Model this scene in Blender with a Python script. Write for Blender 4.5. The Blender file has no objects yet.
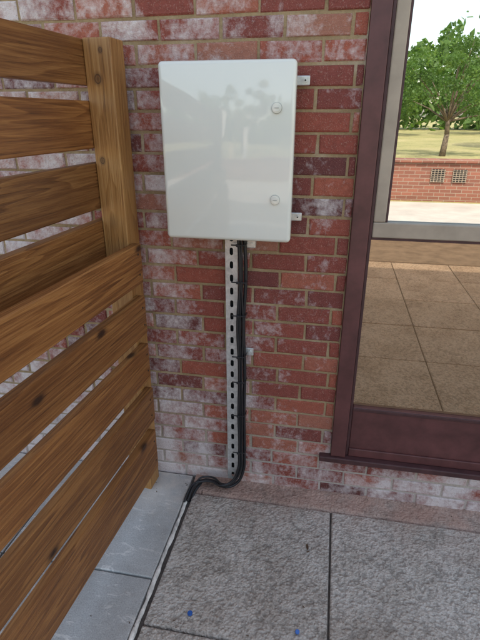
import bpy, bmesh, math, random
import numpy as np
from mathutils import Vector, Matrix
random.seed(7); rng=np.random.default_rng(7)
S=bpy.context.scene
S.view_settings.view_transform='Standard'; S.view_settings.look='None'; S.view_settings.exposure=0
COL=S.collection

# ---------------------------------------------------------------- helpers
def link(o,parent=None):
    COL.objects.link(o)
    if parent: o.parent=parent
    return o
def empty(name,loc=(0,0,0)):
    e=bpy.data.objects.new(name,None); e.location=loc; e.empty_display_size=.1
    return link(e)
def mesh_obj(name,verts,faces,mat=None,parent=None,smooth=False):
    me=bpy.data.meshes.new(name); me.from_pydata([tuple(v) for v in verts],[],faces); me.update()
    if smooth:
        for p in me.polygons: p.use_smooth=True
    o=bpy.data.objects.new(name,me)
    if mat: me.materials.append(mat)
    return link(o,parent)
def bm_obj(name,bm,mat=None,parent=None,smooth=False):
    me=bpy.data.meshes.new(name); bmesh.ops.recalc_face_normals(bm,faces=bm.faces); bm.to_mesh(me); bm.free()
    if smooth:
        for p in me.polygons: p.use_smooth=True
    o=bpy.data.objects.new(name,me)
    if mat: me.materials.append(mat)
    return link(o,parent)
def bm_box(bm,x0,x1,y0,y1,z0,z1,bev=0,seg=2):
    r=bmesh.ops.create_cube(bm,size=1)
    vs=r['verts']
    for v in vs:
        v.co=Vector(((x0+x1)/2+v.co.x*(x1-x0),(y0+y1)/2+v.co.y*(y1-y0),(z0+z1)/2+v.co.z*(z1-z0)))
    if bev>0:
        es=list({e for v in vs for e in v.link_edges})
        bmesh.ops.bevel(bm,geom=es,offset=bev,segments=seg,profile=.5,affect='EDGES')
def box(name,x0,x1,y0,y1,z0,z1,mat,parent=None,bev=0,seg=2,smooth=False):
    bm=bmesh.new(); bm_box(bm,x0,x1,y0,y1,z0,z1,bev,seg)
    return bm_obj(name,bm,mat,parent,smooth)
def cyl(bm,c,axis,r,h,n=20,r2=None):
    ax=Vector(axis).normalized()
    M=Matrix.Translation(c)@ax.to_track_quat('Z','Y').to_matrix().to_4x4()
    bmesh.ops.create_cone(bm,cap_ends=True,segments=n,radius1=r,radius2=r if r2 is None else r2,depth=h,matrix=M)
def tube(name,pts,r,mat,parent=None):
    cu=bpy.data.curves.new(name,'CURVE'); cu.dimensions='3D'; cu.bevel_depth=r; cu.bevel_resolution=4; cu.resolution_u=10
    sp=cu.splines.new('BEZIER'); sp.bezier_points.add(len(pts)-1)
    for b,p in zip(sp.bezier_points,pts):
        b.co=p; b.handle_left_type='AUTO'; b.handle_right_type='AUTO'
    cu.use_fill_caps=True
    o=bpy.data.objects.new(name,cu); cu.materials.append(mat); return link(o,parent)

# ---------------------------------------------------------------- node helper
class NT:
    def __init__(s,name):
        s.m=bpy.data.materials.new(name); s.m.use_nodes=True; s.t=s.m.node_tree; s.n=s.t.nodes; s.l=s.t.links
        s.b=s.n['Principled BSDF']; s.out=s.n['Material Output']
        s.co=s.n.new('ShaderNodeTexCoord')
    def node(s,ty,**kw):
        nd=s.n.new(ty)
        for k,v in kw.items():
            if k.startswith('_'): setattr(nd,k[1:],v)
        return nd
    def put(s,sock,v):
        if hasattr(v,'is_linked') or isinstance(v,bpy.types.NodeSocket): s.l.new(v,sock)
        else: sock.default_value=v
    def mapping(s,vec,scale=(1,1,1),loc=(0,0,0),rot=(0,0,0)):
        m=s.n.new('ShaderNodeMapping'); s.l.new(vec,m.inputs['Vector']); m.inputs['Scale'].default_value=scale
        s.put(m.inputs['Location'],loc); m.inputs['Rotation'].default_value=rot
        return m.outputs[0]
    def noise(s,vec,scale,detail=4,rough=.55,dist=0,col=False):
        n=s.n.new('ShaderNodeTexNoise'); s.l.new(vec,n.inputs['Vector']); n.inputs['Scale'].default_value=scale
        n.inputs['Detail'].default_value=detail; n.inputs['Roughness'].default_value=rough; n.inputs['Distortion'].default_value=dist
        return n.outputs['Color' if col else 'Fac']
    def voro(s,vec,scale,feature='F1',out='Distance',rand=1):
        n=s.n.new('ShaderNodeTexVoronoi'); n.feature=feature; s.l.new(vec,n.inputs['Vector']); n.inputs['Scale'].default_value=scale
        n.inputs['Randomness'].default_value=rand
        return n.outputs[out]
    def ramp(s,fac,stops,interp='LINEAR'):
        r=s.n.new('ShaderNodeValToRGB'); s.l.new(fac,r.inputs[0]); cr=r.color_ramp; cr.interpolation=interp
        while len(cr.elements)<len(stops): cr.elements.new(.5)
        for e,(p,c) in zip(cr.elements,stops):
            e.position=p; e.color=(c,c,c,1) if isinstance(c,(int,float)) else (*c,1)
        return r.outputs[0]
    def mix(s,fac,a,b,mode='MIX'):
        m=s.n.new('ShaderNodeMix'); m.data_type='RGBA'; m.blend_type=mode
        s.put(m.inputs[0],fac)
        for sock,v in ((m.inputs[6],a),(m.inputs[7],b)):
            if isinstance(v,tuple): sock.default_value=(*v[:3],1)
            else: s.put(sock,v)
        return m.outputs[2]
    def math(s,op,a,b=0,clamp=False):
        m=s.n.new('ShaderNodeMath'); m.operation=op; m.use_clamp=clamp
        s.put(m.inputs[0],a); s.put(m.inputs[1],b); return m.outputs[0]
    def rng(s,v,a,b,c,d):
        m=s.n.new('ShaderNodeMapRange'); s.l.new(v,m.inputs[0])
        for i,q in enumerate((a,b,c,d)): m.inputs[i+1].default_value=q
        return m.outputs[0]
    def bump(s,h,strength=.3,dist=.01,normal=None):
        b=s.n.new('ShaderNodeBump'); s.l.new(h,b.inputs['Height']); b.inputs['Strength'].default_value=strength; b.inputs['Distance'].default_value=dist
        if normal: s.l.new(normal,b.inputs['Normal'])
        return b.outputs[0]
    def fin(s,color=None,rough=None,normal=None,**kw):
        if color is not None:
            if isinstance(color,tuple): s.b.inputs['Base Color'].default_value=(*color,1)
            else: s.l.new(color,s.b.inputs['Base Color'])
        if rough is not None: s.put(s.b.inputs['Roughness'],rough)
        if normal is not None: s.l.new(normal,s.b.inputs['Normal'])
        for k,v in kw.items(): s.b.inputs[k.replace('_',' ')].default_value=v
        return s.m

# ---------------------------------------------------------------- materials
def m_brick():
    t=NT('brick'); P=t.co.outputs['Object']
    at=t.node('ShaderNodeAttribute'); at.attribute_name='bcol'
    sep=t.n.new('ShaderNodeSeparateColor'); t.l.new(at.outputs['Color'],sep.inputs[0])
    base=t.ramp(sep.outputs[0],[(0,(.15,.046,.042)),(.12,(.25,.062,.048)),(.5,(.36,.088,.057)),(.8,(.45,.125,.072)),(1,(.44,.19,.125))])
    n1=t.noise(P,45,5,.7); base=t.mix(t.ramp(n1,[(.3,0),(.75,.65)]),base,t.mix(1,base,(.5,.43,.43),'MULTIPLY'))
    speck=t.noise(P,260,2,.6); base=t.mix(t.ramp(speck,[(.58,0),(.70,.5)]),base,(.52,.34,.26))
    sx=t.n.new('ShaderNodeSeparateXYZ'); t.l.new(P,sx.inputs[0])
    mr=t.rng(sx.outputs[0],.05,-1.1,0,.40)
    mz=t.rng(sx.outputs[2],.50,.0,0,.36)
    big=t.noise(P,2.8,4,.65); fine=t.noise(P,38,4,.75); med=t.noise(t.mapping(P,(1,1,.6)),11,4,.7)
    e=t.math('ADD',t.math('ADD',t.math('MULTIPLY',big,1.6),t.math('MULTIPLY',sep.outputs[1],.26)),t.math('ADD',mr,mz))
    e=t.math('ADD',e,t.math('ADD',t.math('MULTIPLY',fine,.9),t.math('MULTIPLY',med,.8)))
    em=t.rng(e,1.90,2.36,0,.92)
    c=t.mix(em,base,(.78,.69,.66))
    h=t.math('ADD',n1,t.math('MULTIPLY',speck,.5))
    return t.fin(c,.82,t.bump(h,1.0,.006))
def m_mortar():
    t=NT('mortar'); P=t.co.outputs['Object']
    sx=t.n.new('ShaderNodeSeparateXYZ'); t.l.new(P,sx.inputs[0])
    n=t.noise(P,5,4,.6); c=t.ramp(n,[(.3,(.27,.18,.09)),(.55,(.43,.31,.17)),(.75,(.56,.46,.35))])
    c=t.mix(t.rng(sx.outputs[2],.45,.05,0,.8),c,(.60,.54,.50))
    f=t.noise(P,120,4,.7); c=t.mix(.5,c,t.mix(1,c,t.ramp(f,[(.2,.5),(.8,1.3)]),'MULTIPLY'))
    return t.fin(c,.95,t.bump(f,.9,.005))
def m_wood(name,cols,post=False):
    t=NT(name); P=t.co.outputs['Object']
    oi=t.n.new('ShaderNodeObjectInfo')
    cmb=t.n.new('ShaderNodeCombineXYZ')
    r=t.math('MULTIPLY',oi.outputs['Random'],37.0); t.l.new(r,cmb.inputs[0]); t.l.new(r,cmb.inputs[1]); t.l.new(r,cmb.inputs[2])
    va=t.n.new('ShaderNodeVectorMath'); va.operation='ADD'; t.l.new(P,va.inputs[0]); t.l.new(cmb.outputs[0],va.inputs[1]); V=va.outputs[0]
    lowf=(1,1,.06) if post else (1,.05,1)
    s1=t.noise(t.mapping(V,lowf),12,2,.45,.4)
    s2=t.noise(t.mapping(V,tuple(a if a==1 else .025 for a in lowf)),170,4,.72)
    w=t.math('FRACT',t.math('MULTIPLY',s1,13.0)); band=t.ramp(w,[(0,.15),(.7,.75),(.93,.95),(1,.15)])
    f=t.math('ADD',t.math('MULTIPLY',band,.22),t.math('MULTIPLY',s2,.85))
    c=t.ramp(f,[(.26,cols[0]),(.5,cols[1]),(.82,cols[2])])
    big=t.noise(t.mapping(V,(1,1,.4) if post else (1,.4,1)),3.2,3,.5); c=t.mix(t.ramp(big,[(.35,.0),(.7,.65)]),c,t.mix(1,c,(.48,.40,.36),'MULTIPLY'))
    kv=t.mapping(V,(5,5,3.2) if post else (7,3.4,7)); k=t.voro(kv,1.0)
    km=t.ramp(k,[(.05,1),(.075,.75),(.10,.35),(.15,0)]); c=t.mix(km,c,tuple(x*.55 for x in cols[0]))
    if post:
        sx=t.n.new('ShaderNodeSeparateXYZ'); t.l.new(P,sx.inputs[0])
        for (kx,kz,kr) in ((-.006,.765,.011),(.012,.845,.006),(-.02,.52,.008)):
            dx=t.math('ABSOLUTE',t.math('SUBTRACT',sx.outputs[0],kx)); dz=t.math('MULTIPLY',t.math('ABSOLUTE',t.math('SUBTRACT',sx.outputs[2],kz)),.8)
            dd=t.math('POWER',t.math('ADD',t.math('MULTIPLY',dx,dx),t.math('MULTIPLY',dz,dz)),.5)
            q=t.math('DIVIDE',dd,kr*2.2); c=t.mix(t.ramp(q,[(0,.75),(.30,.55),(.42,.95),(.50,.45),(.85,.0)]),c,(.05,.02,.008))
    rnd=t.mix(1,c,t.mix(oi.outputs['Random'],(.82,.80,.78),(1.2,1.12,1.05)),'MULTIPLY')
    return t.fin(rnd,t.ramp(s2,[(.3,.38),(.7,.58)]),t.bump(t.math('ADD',s2,t.math('MULTIPLY',band,.25)),.5,.003))
def m_slab(name,cols,grain,stain,bs=.9,stmax=.75,dust=(.70,.65,.59)):
    t=NT(name); P=t.co.outputs['Object']
    at=t.node('ShaderNodeAttribute'); at.attribute_name='bcol'
    sep=t.n.new('ShaderNodeSeparateColor'); t.l.new(at.outputs['Color'],sep.inputs[0])
    if grain:
        v=t.voro(P,120,'SMOOTH_F1'); v2=t.voro(t.mapping(P,loc=(3,5,1)),62,'SMOOTH_F1'); n=t.noise(P,190,3,.65); n2=t.noise(P,34,4,.65)
        h=t.math('ADD',t.math('ADD',t.math('MULTIPLY',v,-.75),t.math('MULTIPLY',v2,-.7)),t.math('ADD',t.math('MULTIPLY',n,.5),t.math('MULTIPLY',n2,.6)))
        dist=.012
    else:
        n=t.noise(P,16,6,.6,.6); h=t.math('ADD',n,t.math('MULTIPLY',t.noise(P,160,3,.6),.18)); v=n; dist=.007
    b=t.noise(P,2.6,5,.65); c=t.ramp(b,[(.28,cols[0]),(.5,cols[1]),(.74,cols[2])])
    f=t.noise(P,230,3,.7); c=t.mix(1,c,t.ramp(f,[(.25,.66),(.75,1.25)]),'MULTIPLY')
    sx=t.n.new('ShaderNodeSeparateXYZ'); t.l.new(P,sx.inputs[0])
    if grain:
        c=t.mix(1,c,t.ramp(t.math('ADD',h,.35),[(.05,.58),(.30,.93),(.55,1.06)]),'MULTIPLY')
        w=t.noise(P,5,7,.8); c=t.mix(t.ramp(w,[(.47,0),(.70,.55)]),c,dust)
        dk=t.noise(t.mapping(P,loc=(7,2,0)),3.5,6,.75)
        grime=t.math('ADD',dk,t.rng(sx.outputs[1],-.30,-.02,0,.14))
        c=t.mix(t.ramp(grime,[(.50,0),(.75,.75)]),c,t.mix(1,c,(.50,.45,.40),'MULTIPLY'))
        sp=t.noise(P,95,2,.5); c=t.mix(t.ramp(sp,[(.70,0),(.74,.75)]),c,(.09,.07,.055))
    else:
        w=t.noise(t.mapping(P,(1.0,3.2,1),rot=(0,0,.5)),8,6,.7,1.0)
        c=t.mix(t.ramp(w,[(.58,0),(.62,.6),(.66,.15),(.75,.1)]),c,(.76,.73,.68))
        g=t.noise(t.mapping(P,loc=(1,2,0)),5,6,.75); c=t.mix(t.ramp(g,[(.5,0),(.75,.55)]),c,(.26,.235,.20))
    mz=t.rng(sx.outputs[1],-.34,-.08,0,stmax)
    c=t.mix(t.math('MULTIPLY',mz,t.ramp(t.noise(P,7,5,.65),[(.35,0),(.6,1)])),c,stain)
    c=t.mix(1,c,t.mix(sep.outputs[0],(.90,.89,.88),(1.06,1.05,1.04)),'MULTIPLY')
    return t.fin(c,.85 if grain else .6,t.bump(h,bs,dist))
def m_simple(name,col,rough=.5,metal=0,var=.15,nscale=40,bump=.1,bd=.001,**kw):
    t=NT(name); P=t.co.outputs['Object']; n=t.noise(P,nscale,4,.6)
    lo=tuple(c*(1-var) for c in col); hi=tuple(min(1,c*(1+var)) for c in col)
    c=t.ramp(n,[(.3,lo),(.7,hi)])
    return t.fin(c,rough,t.bump(n,bump,bd),Metallic=metal,**kw)
M_BRICK=m_brick(); M_MORT=m_mortar()
M_W1=m_wood('stained_wood',[(.060,.022,.007),(.22,.090,.025),(.43,.215,.068)])
M_W2=m_wood('post_wood',[(.14,.058,.018),(.38,.19,.056),(.56,.335,.13)],True)
M_SLAB=m_slab('textured_paving',[(.50,.43,.365),(.62,.555,.485),(.72,.655,.585)],True,(.62,.43,.35),.9,.45)
M_EDGE=m_slab('edge_concrete',[(.46,.31,.25),(.56,.40,.33),(.64,.52,.45)],True,(.58,.35,.27),.7,.6,(.66,.53,.45))
M_FLAG=m_slab('flagstone',[(.34,.34,.33),(.44,.44,.425),(.54,.535,.52)],False,(.62,.55,.48),.55)
M_BED=m_simple('joint_mortar',(.12,.10,.085),.95,var=.4,bump=.8,bd=.005)
M_CAULK=m_simple('joint_sealant',(.62,.58,.52),.8,var=.45,nscale=25,bump=.8,bd=.005)
M_FRAME=m_simple('maroon_frame',(.115,.040,.037),.42,var=.3,nscale=12,bump=.2)
M_SILL=m_simple('sill_paint',(.07,.027,.027),.5,var=.3,nscale=18,bump=.3)
M_SASH=m_simple('beige_sash',(.40,.32,.24),.45,var=.15,nscale=9)
M_GALV=m_simple('galvanised_steel',(.66,.66,.64),.36,.6,var=.2,nscale=60)
M_BLK=m_simple('black_conduit',(.016,.016,.018),.42,var=.2)
M_DARK=m_simple('dark_slot',(.02,.02,.02),.6)
M_PLASD=m_simple('grey_plastic',(.42,.42,.38),.35,var=.03)
t=NT('cream_plastic'); P=t.co.outputs['Object']
M_PLAS=t.fin(t.ramp(t.noise(P,2.5,4,.6),[(.3,(.79,.775,.685)),(.7,(.81,.795,.705))]),.045,t.bump(t.noise(P,5,1,.4,.3),.06,.03),Specular_IOR_Level=.75)
def m_glass(name,tint,fac,base):
    t=NT(name); P=t.co.outputs['Object']
    t.n.remove(t.b)
    d=t.n.new('ShaderNodeBsdfDiffuse'); g=t.n.new('ShaderNodeBsdfGlossy'); mx=t.n.new('ShaderNodeMixShader')
    n=t.noise(P,3,4,.6); t.l.new(t.ramp(n,[(.3,tuple(c*.7 for c in base)),(.7,base)]),d.inputs[0])
    g.inputs['Color'].default_value=(*tint,1); g.inputs['Roughness'].default_value=.008
    t.l.new(t.bump(t.noise(P,1.4,1,.4),.03,.01),g.inputs['Normal'])
    mx.inputs[0].default_value=fac; t.l.new(d.outputs[0],mx.inputs[1]); t.l.new(g.outputs[0],mx.inputs[2]); t.l.new(mx.outputs[0],t.out.inputs[0])
    return t.m
M_GLU=m_glass('reflective_glass',(.93,.99,1),.72,(.03,.028,.022))
M_GLL=m_glass('bronze_glass',(1,.76,.52),.46,(.21,.125,.065))

# ---------------------------------------------------------------- brick wall
CH=.068; BL=.203; MJ=.0095
DX0,DX1,DZ0,DZ1=.066,1.75,.197,2.35
def bricks(name,x0,x1,z0,ncourse,mat,hole=None,seed=1):
    r=np.random.default_rng(seed); V=[];F=[];C=[]
    for k in range(ncourse):
        za=z0+k*CH+MJ/2; zb=za+CH-MJ
        segs=[(x0,x1)]
        if hole and zb>hole[2] and za<hole[3]: segs=[(x0,hole[0]),(hole[1],x1)]
        off=(BL/2 if k%2 else 0)+r.uniform(-.010,.010)+(0.03)
        for (a,b) in segs:
            i=math.floor((a-off)/BL)
            while off+i*BL<b:
                xa=max(a,off+i*BL+MJ/2); xb=min(b,off+(i+1)*BL-MJ/2); i+=1
                if xb-xa<.02: continue
                jt=lambda s=.0018: r.uniform(-s,s)
                y=-r.uniform(0,.0028); c=.0035; base=len(V)
                cs=[(xa+jt(),za+jt()),(xb+jt(),za+jt()),(xb+jt(),zb+jt()),(xa+jt(),zb+jt())]
                sg=[(1,1),(-1,1),(-1,-1),(1,-1)]
                for (x,z) in cs: V.append((x,.03,z))
                for (x,z) in cs: V.append((x,y+c,z))
                for (x,z),(sxx,szz) in zip(cs,sg): V.append((x+sxx*c*r.uniform(.7,1.7),y+jt(.0008),z+szz*c*r.uniform(.7,1.7)))
                for j in range(4):
                    j2=(j+1)%4
                    F.append((base+j,base+j2,base+4+j2,base+4+j)); F.append((base+4+j,base+4+j2,base+8+j2,base+8+j))
                F.append((base+8,base+9,base+10,base+11))
                C+= [(r.uniform(),r.uniform(),r.uniform(),1)]*12
    o=mesh_obj(name,V,F,mat)
    ca=o.data.color_attributes.new('bcol','FLOAT_COLOR','POINT'); ca.data.foreach_set('color',np.array(C,dtype=np.float32).ravel())
    return o
NC=74
wall=bricks('brick_wall',-5,6,-.011,NC,M_BRICK,(DX0,DX1,DZ0,DZ1))
def rects(name,rs,y,mat,parent):
    V=[];F=[]
    for (a,b,c,d) in rs:
        n=len(V); V+=[(a,y,c),(b,y,c),(b,y,d),(a,y,d)]; F.append((n,n+1,n+2,n+3))
    return mesh_obj(name,V,F,mat,parent)
ZT=-.011+NC*CH
rects('mortar',[(-5,DX0,-.1,ZT),(DX0,DX1,-.1,DZ0),(DX1,6,-.1,ZT),(DX0,DX1,DZ1,ZT)],.0035,M_MORT,wall)
box('building_body',-5,6,.16,9,-.1,ZT,M_BED,wall)
box('coping',-5.1,6.1,-.05,9.1,ZT,ZT+.08,M_FRAME,wall,.01)
box('reveal',DX0-.004,DX0+.001,.001,.155,DZ0,DZ1,M_MORT,wall)

# ---------------------------------------------------------------- glazed door
door=empty('glass_door',(0,0,0))
W=.062
box('frame_jamb',DX0+.002,DX0+W,-.018,.09,DZ0+.02,DZ1,M_FRAME,door,.003)
box('frame_jamb_stop',DX0+W+.001,DX0+W+.012,.0,.09,DZ0+.02,DZ1-.06,M_SILL,door,.002)
box('frame_jamb_2',DX1-W,DX1-.002,-.018,.09,DZ0+.02,DZ1,M_FRAME,door,.003)
box('frame_head',DX0+W,DX1-W,-.0175,.09,DZ1-.06,DZ1-.001,M_FRAME,door,.003)
x0=DX0+W+.0125; x1=DX1-W-.001
box('bottom_rail',x0,x1,.004,.07,DZ0+.02,.455,M_FRAME,door,.004)
box('bottom_rail_moulding',x0,x1,-.004,.0035,DZ0+.02,.255,M_FRAME,door,.003)
box('glazing_bead',x0,x1,-.001,.0035,.438,.452,M_SILL,door,.002)
box('mid_rail',x0,x1,-.002,.06,1.150,1.203,M_SASH,door,.004)
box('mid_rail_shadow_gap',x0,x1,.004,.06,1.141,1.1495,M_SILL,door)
box('sash_stile',x0,x0+.040,-.0015,.06,1.2035,DZ1-.062,M_SASH,door,.004)
box('sash_bead',x0+.0405,x0+.048,.006,.06,1.2035,DZ1-.062,M_SILL,door,.001)
box('upper_glass',x0+.048,x1,.022,.03,1.2035,DZ1-.062,M_GLU,door)
box('lower_glass',x0,x1,.022,.03,.456,1.1405,M_GLL,door)
box('sill',DX0-.045,DX1+.03,-.03,.09,DZ0-.006,DZ0+.019,M_SILL,door,.004)

# ---------------------------------------------------------------- enclosure box
eb=empty('electrical_enclosure')
X0,X1,Z0,Z1=-.550,-.130,1.153,1.690
box('body',X0+.008,X1-.006,-.108,-.022,Z0+.008,Z1-.008,M_PLAS,eb,.012,4,True)
bm=bmesh.new(); bm_box(bm,X0,X1,-.150,-.111,Z0,Z1,.013,5)
lid=bm_obj('lid',bm,M_PLAS,eb,True)
bm=bmesh.new(); bm_box(bm,X0+.004,X1-.004,-.1115,-.1075,Z0+.004,Z1-.004)
bm_obj('gasket',bm,M_DARK,eb)
for i,(lx,lz) in enumerate([(-.184,1.56),(-.182,1.292)]):
    bm=bmesh.new(); cyl(bm,(lx,-.1525,lz),(0,1,0),.0145,.006,32); cyl(bm,(lx,-.156,lz),(0,1,0),.010,.006,32)
    bm_obj('latch_%d'%(i+1),bm,M_PLAS,eb)
    bm=bmesh.new(); bm_box(bm,lx-.0065,lx+.0065,-.1600,-.1588,lz-.0012,lz+.0012)
    cyl(bm,(lx,-.1512,lz),(0,1,0),.0158,.0022,32); bm_obj('latch_slot_%d'%(i+1),bm,M_PLASD,eb)
for i,(tx0,tx1,tz) in enumerate([(-.165,-.098,1.640),(-.165,-.103,1.216)]):
    bm=bmesh.new(); bm_box(bm,tx0,tx1,-.022,-.014,tz-.014,tz+.014,.003); cyl(bm,(tx1-.014,-.025,tz),(0,1,0),.006,.008,12)
    cyl(bm,(tx1-.014,-.009,tz),(0,1,0),.008,.018,12)
    bm_obj('mounting_foot_%d'%(i+1),bm,M_GALV,eb)
    bm=bmesh.new(); cyl(bm,(tx1-.014,-.0295,tz),(0,1,0),.0028,.0015,8); bm_obj('foot_screw_%d'%(i+1),bm,M_DARK,eb)
bm=bmesh.new(); bm_box(bm,-.295,-.262,-.03,-.004,1.10,1.152,.003); cyl(bm,(-.275,-.032,1.115),(0,1,0),.005,.006,6)
bm_obj('bottom_bracket',bm,M_GALV,eb)

# ---------------------------------------------------------------- slotted channel
def slotted(name,xa,xb,za,zb,yf,dep,mat,parent):
    bm=bmesh.new(); pitch=.0508; cx=(xa+xb)/2; z=za; w=(xb-xa)/2
    n=24
    while z<zb-.001:
        h=min(pitch,zb-z); cz=z+h/2
        hole=[];outer=[]
        for i in range(n):
            a=2*math.pi*i/n; c,s=math.cos(a),math.sin(a)
            r=.0065; hz=.0075*(1 if s>0 else -1) if abs(s)>1e-6 else 0
            hole.append((cx+r*c,cz+r*s+hz))
            k=min(w/abs(c) if abs(c)>1e-6 else 1e9,(h/2)/abs(s) if abs(s)>1e-6 else 1e9)
            outer.append((cx+k*c,cz+k*s))
        if h<pitch*.9: hole=[(cx+ (x-cx)*.05,cz+(q-cz)*.05) for x,q in hole]
        hv=[bm.verts.new((x,yf,q)) for x,q in hole]; ov=[bm.verts.new((x,yf,q)) for x,q in outer]
        hb=[bm.verts.new((x,yf+.0025,q)) for x,q in hole]
        for i in range(n):
            j=(i+1)%n
            bm.faces.new((hv[i],hv[j],ov[j],ov[i])); bm.faces.new((hv[i],hv[j],hb[j],hb[i]))
        for sx_,sz_ in ((1,1),(-1,1),(-1,-1),(1,-1)):
            cv=bm.verts.new((cx+sx_*w,yf,cz+sz_*h/2))
            ang=math.atan2(sz_*h/2,sx_*w)%(2*math.pi); i=int(ang/(2*math.pi)*n)
            j=(i+1)%n
            bm.faces.new((ov[i],ov[j],cv))
        z+=h
    bm_box(bm,xa-.0025,xa,yf,yf+dep,za,zb); bm_box(bm,xb,xb+.0025,yf,yf+dep,za,zb)
    return bm_obj(name,bm,mat,parent)
ch=empty('slotted_channel')
slotted('channel_face',-.369,-.328,.045,1.20,-.040,.036,M_GALV,ch)
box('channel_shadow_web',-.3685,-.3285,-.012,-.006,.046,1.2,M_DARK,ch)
for i,z in enumerate([.672]):
    bm=bmesh.new(); bm_box(bm,-.325,-.268,-.012,-.006,z-.016,z+.016,.002); cyl(bm,(-.281,-.015,z),(0,1,0),.007,.008,6)
    bm_obj('wall_bracket_%d'%(i+1),bm,M_GALV,ch)
cb=empty('black_conduits')
def cable(nm,x,y,r,zb,yout,xe,ye,wob):
    pts=[(x-.004,y,1.20),(x+wob,y,1.0),(x-wob*.6,y,.8),(x+wob*.5,y,.6),(x,y,.4),(x+wob*.4,y,.2),(x-.004,y-.004,zb+.07),(x-.03,y-.02,zb+.018),
         (x-.075,y-.035,zb+.004),(-.44,yout+.01,zb),(-.49,yout,zb),(xe+.012,yout-.012,zb-.004),(xe-.002,ye,zb-.012),(xe-.008,ye-.05,zb-.03)]
    return tube(nm,pts,r,M_BLK,cb)
cable('conduit_1',-.315,-.044,.0078,.030,-.066,-.518,-.115,.003)
cable('conduit_2',-.301,-.034,.0068,.016,-.048,-.506,-.10,.005)
cable('conduit_3',-.320,-.056,.0050,.040,-.080,-.526,-.13,.006)
cable('conduit_4',-.306,-.050,.0042,.044,-.058,-.512,-.12,-.005)
for i,z in enumerate([1.12,.985,.84,.68,.555,.40,.22]):
    z+=random.uniform(-.012,.012)
    bm=bmesh.new(); bm_box(bm,-.345,-.291,-.0635,-.0605,z-.0025,z+.0025,.001); bm_box(bm,-.294,-.2915,-.063,-.02,z-.0025,z+.0025,.001)
    bm_box(bm,-.326,-.314,-.069,-.062,z-.005,z+.005,.002)
    o=bm_obj('cable_tie_%d'%(i+1),bm,M_BLK,cb)

# ---------------------------------------------------------------- slatted fence
fence=empty('slatted_wood_fence',(-.70,-.10,0)); fence.rotation_euler=(0,0,math.radians(-3.7))
def board(nm,xa,xb,ya,yb,za,zb,mat,tilt=0):
    cy=(ya+yb)/2; cz=(za+zb)/2; cx=(xa+xb)/2
    bm=bmesh.new(); bm_box(bm,-(xb-xa)/2,(xb-xa)/2,-(yb-ya)/2,(yb-ya)/2,-(zb-za)/2,(zb-za)/2,.004,2)
    o=bm_obj(nm,bm,mat,fence); o.location=(cx,cy,cz); o.rotation_euler=(tilt,0,0); return o
for i,(a,b) in enumerate([(.973,1.120),(.770,.921),(.570,.722),(.366,.520),(.12,.314)]):
    board('board_lower_%d'%(i+1),.0,.032,-2.3,random.uniform(-.006,.006),a,b,M_W1,random.uniform(-.003,.003))
for i,(a,b) in enumerate([(1.625,1.755),(1.437,1.583),(1.240,1.392),(1.045,1.195)]):
    board('board_upper_%d'%(i+1),-.132,-.096,-2.3,.075,a,b,M_W1,random.uniform(-.003,.003))
bm=bmesh.new(); bm_box(bm,-.047,.047,-.045,.045,-.88,.88,.004,2)
po=bm_obj('post',bm,M_W2,fence); po.location=(-.048,.015,.88)
bm=bmesh.new(); bm_box(bm,-.047,.047,-.045,.045,-.88,.88,.004,2)
po=bm_obj('post_2',bm,M_W2,fence); po.location=(-.048,-2.1,.88)
bm=bmesh.new()
for z in (1.08,1.01,.88,.81,.68,.61,.48,.40,.27,.17): cyl(bm,(.0325,-.025+random.uniform(-.004,.004),z+random.uniform(-.004,.004)),(1,0,0),.0038,.0015,10)
bm_obj('screws',bm,M_DARK,fence)

# ---------------------------------------------------------------- paving
def slabs(name,rects_,mat,ztop=0,bev=.006,seed=3):
    r=np.random.default_rng(seed); bm=bmesh.new(); lay=bm.verts.layers.float_color.new('bcol')
    for (a,b,c,d) in rects_:
        before=set(bm.verts); dz=r.uniform(-.002,.0015)
        bm_box(bm,a,b,c,d,ztop-.05,ztop+dz,bev,2)
        v=r.uniform()
        for q in bm.verts:
            if q not in before: q[lay]=(v,v,v,1)
    return bm_obj(name,bm,mat)
J=.007; R=[]
xs=[-.525+.6125*i for i in range(0,11)]; ys=[-.106-.612*i for i in range(0,7)]
for i in range(len(xs)-1):
    for j in range(len(ys)-1):
        R.append((xs[i]+J/2+(.008 if i==0 else 0),xs[i+1]-J/2,ys[j+1]+J/2,ys[j]-J/2))
slabs('paving',R,M_SLAB)
R=[]; fx=[-.540-.60*i for i in range(0,8)]; fy=[0.0,-.555,-1.165,-1.775,-2.385,-2.995,-3.775]
for i in range(len(fx)-1):
    for j in range(len(fy)-1):
        R.append((fx[i+1]+J/2,fx[i]-J/2,fy[j+1]+J/2,fy[j]-J/2-(.006 if j==0 else 0)))
slabs('flagstone_paving',R,M_FLAG,.004,.004,5)
mesh_obj('paving_bed',[(-4.8,-3.9,-.016),(5.7,-3.9,-.016),(5.7,.002,-.016),(-4.8,.002,-.016)],[(0,1,2,3)],M_BED)
V=[];F=[];nx=500
for i in range(nx+1):
    x=-.53+5.9*i/nx; ej=.0018*math.sin(x*23)+.0012*math.sin(x*71)
    for j,y in enumerate([-.1025,-.1005,-.08,-.06,-.04,-.02,.003]):
        V.append((x,y+(ej if j<2 else random.uniform(-.002,.002)*(j!=6)),[-.03,-.004,-.002,-.001,.0,.003,.010][j]+random.uniform(-.0015,.0015)))
for i in range(nx):
    for j in range(6):
        a=i*7+j; F.append((a,a+7,a+8,a+1))
mesh_obj('mortar_strip',V,F,M_EDGE,smooth=True)
V=[];F=[];n=300
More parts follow.
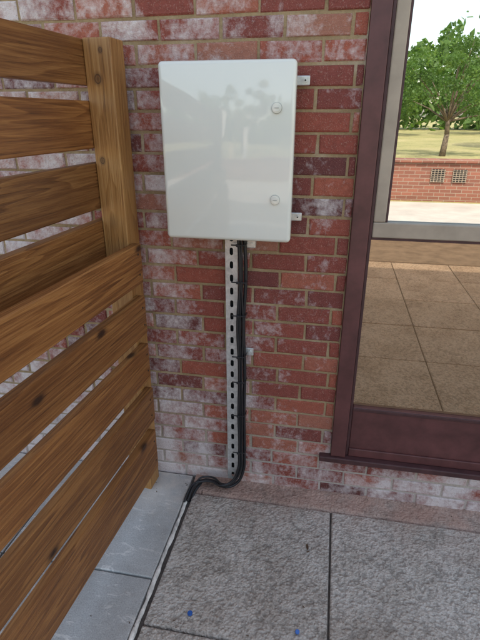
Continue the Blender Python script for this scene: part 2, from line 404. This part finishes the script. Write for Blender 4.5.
for i in range(n+1):
    y=-.10-3.6*i/n; w=.0075+.0012*math.sin(y*31)+.0010*math.sin(y*83+1)+random.uniform(-.0003,.0003); xx=-.533+.0012*math.sin(y*17)+.0006*math.sin(y*47)
    hz=.0008*math.sin(y*57)
    V+= [(xx-w,y,-.004),(xx-w*.4,y,.0030+hz),(xx+w*.5,y,.0024+hz),(xx+w,y,-.005)]
for i in range(n):
    for j in range(3): a=i*4+j; F.append((a,a+1,a+5,a+4))
mesh_obj('joint_sealant',V,F,M_CAULK,smooth=True)

# ---------------------------------------------------------------- litter
M_LEAF=m_simple('dry_leaf',(.09,.05,.025),.8,var=.5,nscale=20)
bm=bmesh.new()
def leaf(x,y,s,rot,z=.004):
    vs=[]
    for (a,b,c) in [(-1,0,.15),(-.3,.32,.3),(.5,.26,.25),(1,0,.5),(.4,-.28,.3),(-.4,-.3,.25),(0,0,.05)]:
        ca,sa=math.cos(rot),math.sin(rot); vs.append(bm.verts.new((x+s*(a*ca-b*sa),y+s*(a*sa+b*ca),z+s*c*.6)))
    for i in range(6): bm.faces.new((vs[6],vs[i],vs[(i+1)%6]))
leaf(0,-.313,.016,1.7); leaf(.004,-.335,.008,.7)
for i in range(190):
    leaf(random.uniform(-.7,1.2),random.choice([random.uniform(-.11,-.01),random.uniform(-.9,-.1),random.uniform(-.75,-.68)]),random.uniform(.0015,.006),random.uniform(0,6.28),.005)
bm_obj('leaf_litter',bm,M_LEAF)
M_CAP=m_simple('blue_cap_plastic',(.03,.12,.42),.35)
def cap(x,y,s=1):
    bm=bmesh.new(); cyl(bm,(0,0,.004),(0,0,1),.0088,.008,28,.008); 
    for i in range(14):
        a=i*2*math.pi/14; cyl(bm,(.0089*math.cos(a),.0089*math.sin(a),.004),(0,0,1),.0008,.007,6)
    o=bm_obj('bottle_cap',bm,M_CAP); o.location=(x,y,.001); o.scale=(s,s,s); return o
cap(-.37,-.656,.9); c2=cap(-.012,-.652,.8); c2.rotation_euler=(.5,.2,0); c2.location.z=.004

# ---------------------------------------------------------------- surroundings behind the camera (reflected in the glass)
t=NT('dry_grass'); P=t.co.outputs['Object']
c=t.ramp(t.noise(P,.35,6,.7),[(.3,(.22,.22,.07)),(.5,(.40,.35,.14)),(.7,(.50,.41,.20))]); c=t.mix(1,c,t.ramp(t.noise(P,9,4,.7),[(.3,.7),(.7,1.15)]),'MULTIPLY')
M_GRASS=t.fin(c,.95,t.bump(t.noise(P,30,4,.7),.8,.03))
mesh_obj('ground',[(-400,-400,-.03),(400,-400,-.03),(400,400,-.03),(-400,400,-.03)],[(0,1,2,3)],M_GRASS)
M_CONC=m_simple('concrete_path',(.50,.44,.37),.9,var=.15,nscale=2,bump=.4,bd=.003)
M_SHADECONC=m_simple('shade_toned_concrete',(.20,.175,.15),.9,var=.3,nscale=6,bump=.6,bd=.004)  # path surface with shade painted in as a darker base colour
box('shade_toned_path',-8,12,-5.3,-3.86,-.1,-.010,M_SHADECONC,None,.01)  # near strip of the path, shade put into its colour
box('concrete_path',-8,12,-8.2,-5.301,-.1,-.012,M_CONC,None,.01)
t=NT('low_wall_brick'); P=t.co.outputs['Object']
bt=t.n.new('ShaderNodeTexBrick'); t.l.new(t.mapping(P,rot=(math.radians(90),0,0)),bt.inputs[0]); bt.inputs['Scale'].default_value=1
bt.inputs['Brick Width'].default_value=.203; bt.inputs['Row Height'].default_value=.068; bt.inputs['Mortar Size'].default_value=.005
bt.inputs['Color1'].default_value=(.30,.115,.075,1); bt.inputs['Color2'].default_value=(.20,.08,.055,1); bt.inputs['Mortar'].default_value=(.32,.26,.20,1)
M_LB=t.fin(bt.outputs[0],.9)
lw=empty('low_brick_wall')
box('wall_body',-9,14,-8.7,-8.45,-.1,.70,M_LB,lw); box('wall_coping',-9.05,14.05,-8.75,-8.4,.701,.76,M_LB,lw,.01)
for xv in (1.95,2.35):
    bm=bmesh.new(); bm_box(bm,xv-.13,xv+.13,-8.448,-8.435,.34,.58)
    bm_obj('vent',bm,M_DARK,lw)
    bm=bmesh.new()
    for k in range(7): bm_box(bm,xv-.13,xv+.13,-8.434,-8.42,.345+k*.035,.352+k*.035)
    for k in range(5): bm_box(bm,xv-.13+k*.06,xv-.12+k*.06,-8.4335,-8.425,.34,.58)
    bm_obj('vent_grille',bm,M_SASH,lw)
M_WHT=m_simple('white_paint',(.8,.78,.72),.5,var=.04,nscale=3)
M_YEL=m_simple('cream_paint',(.75,.62,.36),.5,var=.04,nscale=3)
nb=empty('added_reflection_board',(-2.85,-9.6,0)); nb.rotation_euler=(0,math.radians(7),0)  # unseen board, added as a bright shape for the enclosure to reflect
box('panel',-.2,.2,-.03,.02,1.45,2.45,M_WHT,nb,.005); box('leg_1',-.17,-.11,-.02,.01,-.05,1.449,M_DARK,nb); box('leg_2',.11,.17,-.02,.01,-.05,1.449,M_DARK,nb)
pp=empty('added_reflection_post',(-1.95,-9.3,0)); pp.rotation_euler=(0,math.radians(-6),0)  # unseen cream post, added to put a streak in the enclosure's reflection
box('shaft',-.09,.09,-.09,.09,-.05,1.15,M_YEL,pp,.01); box('cap',-.12,.12,-.12,.12,1.151,1.2,M_YEL,pp,.01)
pp=empty('added_reflection_post',(-1.5,-9.3,0)); pp.rotation_euler=(0,math.radians(4),0)  # second unseen post, white, likewise added for the enclosure's reflection
box('shaft',-.07,.07,-.07,.07,-.05,1.72,M_WHT,pp,.01); box('cap',-.10,.10,-.10,.10,1.721,1.78,M_WHT,pp,.01)
t=NT('foliage'); P=t.co.outputs['Object']; oi=t.noise(P,1.3,4,.6)
fc=t.ramp(oi,[(.3,(.04,.085,.014)),(.55,(.09,.17,.03)),(.75,(.20,.27,.06))])
t.fin(fc,.6)
tr=t.n.new('ShaderNodeBsdfTranslucent'); t.l.new(t.mix(1,fc,(1.6,1.7,.9),'MULTIPLY'),tr.inputs[0])
mx=t.n.new('ShaderNodeMixShader'); mx.inputs[0].default_value=.4; t.l.new(t.b.outputs[0],mx.inputs[1]); t.l.new(tr.outputs[0],mx.inputs[2]); t.l.new(mx.outputs[0],t.out.inputs[0])
M_FOL=t.m
M_BARK=m_simple('bark',(.15,.11,.075),.9,var=.4,nscale=14,bump=.8,bd=.02)
def tree(name,x,y,h,cr,trunk_h,nl=5200,ls=.085,seed=1,clumps=34):
    r=np.random.default_rng(seed); e=empty(name,(x,y,-.03))
    bm=bmesh.new()
    def limb(p,q,r0,r1,n=8):
        p=Vector(p);q=Vector(q); d=q-p
        M=Matrix.Translation((p+q)/2)@d.to_track_quat('Z','Y').to_matrix().to_4x4()
        bmesh.ops.create_cone(bm,cap_ends=True,segments=n,radius1=r0,radius2=r1,depth=d.length*1.03,matrix=M)
    k=h*.022; limb((0,0,0),(.05,.03,trunk_h*.6),k*1.5,k*1.1); limb((.05,.03,trunk_h*.6),(0.0,0,trunk_h*1.1),k*1.1,k*.9)
    cen=[]
    for i in range(clumps):
        a=r.uniform(0,6.28); rr=cr*math.sqrt(r.uniform(.02,1)); zz=trunk_h+(h-trunk_h)*(r.uniform(.05,1)*(1-.45*(rr/cr)**2))
        cen.append((rr*math.cos(a),rr*math.sin(a),zz,r.uniform(.35,.75)*cr*.36))
    for (cx,cy,cz,_) in cen[::2]:
        m=(cx*.45,cy*.45,trunk_h+(cz-trunk_h)*.5); limb((0,0,trunk_h*.95),m,k*.5,k*.28,6); limb(m,(cx,cy,cz),k*.28,k*.08,5)
    bm_obj('trunk',bm,M_BARK,e,True)
    N=nl; ci=r.integers(0,len(cen),N); ce=np.array(cen)[ci]
    d=r.normal(size=(N,3)); d/=np.linalg.norm(d,axis=1)[:,None]; rad=ce[:,3]*r.uniform(.3,1,N)**.5
    p=ce[:,:3]+d*rad[:,None]*np.array([1,1,.7])
    u=r.normal(size=(N,3)); u/=np.linalg.norm(u,axis=1)[:,None]; w=np.cross(u,r.normal(size=(N,3))); w/=np.linalg.norm(w,axis=1)[:,None]
    s=(ls*r.uniform(.6,1.4,N))[:,None]
    V=np.concatenate([p-u*s,p+w*s*.5,p+u*s,p-w*s*.5],1).reshape(-1,3)
    F=[(4*i,4*i+1,4*i+2,4*i+3) for i in range(N)]
    mesh_obj('foliage',V,F,M_FOL,e)
tree('broadleaf_tree',4.3,-20.5,4.3,2.1,1.4,8000,.055,2,44)
tree('broadleaf_tree',-3.5,-24,7,3.2,2,5000,.15,5)
tree('broadleaf_tree',10.5,-26,7.5,3.4,2.2,5000,.13,8)
tree('broadleaf_tree',3.0,-44,7.5,4.4,1.6,6000,.17,11)
tree('broadleaf_tree',14.0,-46,9.5,5,1.6,6000,.19,12)
r=np.random.default_rng(21); N=34000
xx=r.uniform(-75,85,N); hh=7.0+2.2*np.sin(xx*.21)+2.0*np.sin(xx*.57+1)+1.0*np.sin(xx*1.7); zz=hh*r.uniform(0,1,N)**.75
p=np.stack([xx,-62+r.normal(0,2.5,N)-zz*.3,zz],1)
u=r.normal(size=(N,3)); u/=np.linalg.norm(u,axis=1)[:,None]; w=np.cross(u,r.normal(size=(N,3))); w/=np.linalg.norm(w,axis=1)[:,None]; s=r.uniform(.25,.7,N)[:,None]
V=np.concatenate([p-u*s,p+w*s*.5,p+u*s,p-w*s*.5],1).reshape(-1,3)
mesh_obj('distant_trees',V,[(4*i,4*i+1,4*i+2,4*i+3) for i in range(N)],M_FOL)

# ---------------------------------------------------------------- light
EL=math.radians(55); AZ=math.radians(12)
w=bpy.data.worlds.new('World'); S.world=w; w.use_nodes=True; nt=w.node_tree
bg=nt.nodes['Background']; sk=nt.nodes.new('ShaderNodeTexSky'); sk.sky_type='NISHITA'; sk.sun_disc=False
sk.sun_elevation=EL; sk.sun_rotation=AZ; sk.dust_density=2.2; sk.air_density=1.0; sk.ozone_density=1.0
tm=nt.nodes.new('ShaderNodeMix'); tm.data_type='RGBA'; tm.blend_type='MULTIPLY'; tm.inputs[0].default_value=1
nt.links.new(sk.outputs[0],tm.inputs[6]); tm.inputs[7].default_value=(1.15,1.0,.81,1)
nt.links.new(tm.outputs[2],bg.inputs[0]); bg.inputs[1].default_value=.50
sd=Vector((math.sin(AZ)*math.cos(EL),math.cos(AZ)*math.cos(EL),math.sin(EL)))
L=bpy.data.lights.new('sun','SUN'); L.energy=5; L.angle=math.radians(.5); L.color=(1,.95,.87)
lo=bpy.data.objects.new('sun',L); link(lo); lo.rotation_euler=(-sd).to_track_quat('-Z','Y').to_euler(); lo.location=(0,5,12)

# ---------------------------------------------------------------- camera
th=math.radians(23.1); ps=math.radians(10.8)
fh=Vector((-math.sin(ps),math.cos(ps),0)); Fv=fh*math.cos(th)+Vector((0,0,-math.sin(th))); Rv=Vector((math.cos(ps),math.sin(ps),0)); Uv=Rv.cross(Fv)
cam=bpy.data.cameras.new('camera'); cam.sensor_fit='HORIZONTAL'; cam.sensor_width=36; cam.lens=36; cam.clip_start=.02; cam.clip_end=2000
co=bpy.data.objects.new('camera',cam); link(co)
M=Matrix((Rv,Uv,-Fv)).transposed().to_4x4(); M.translation=Vector((0,-1.7,1.54)); co.matrix_world=M
S.camera=co
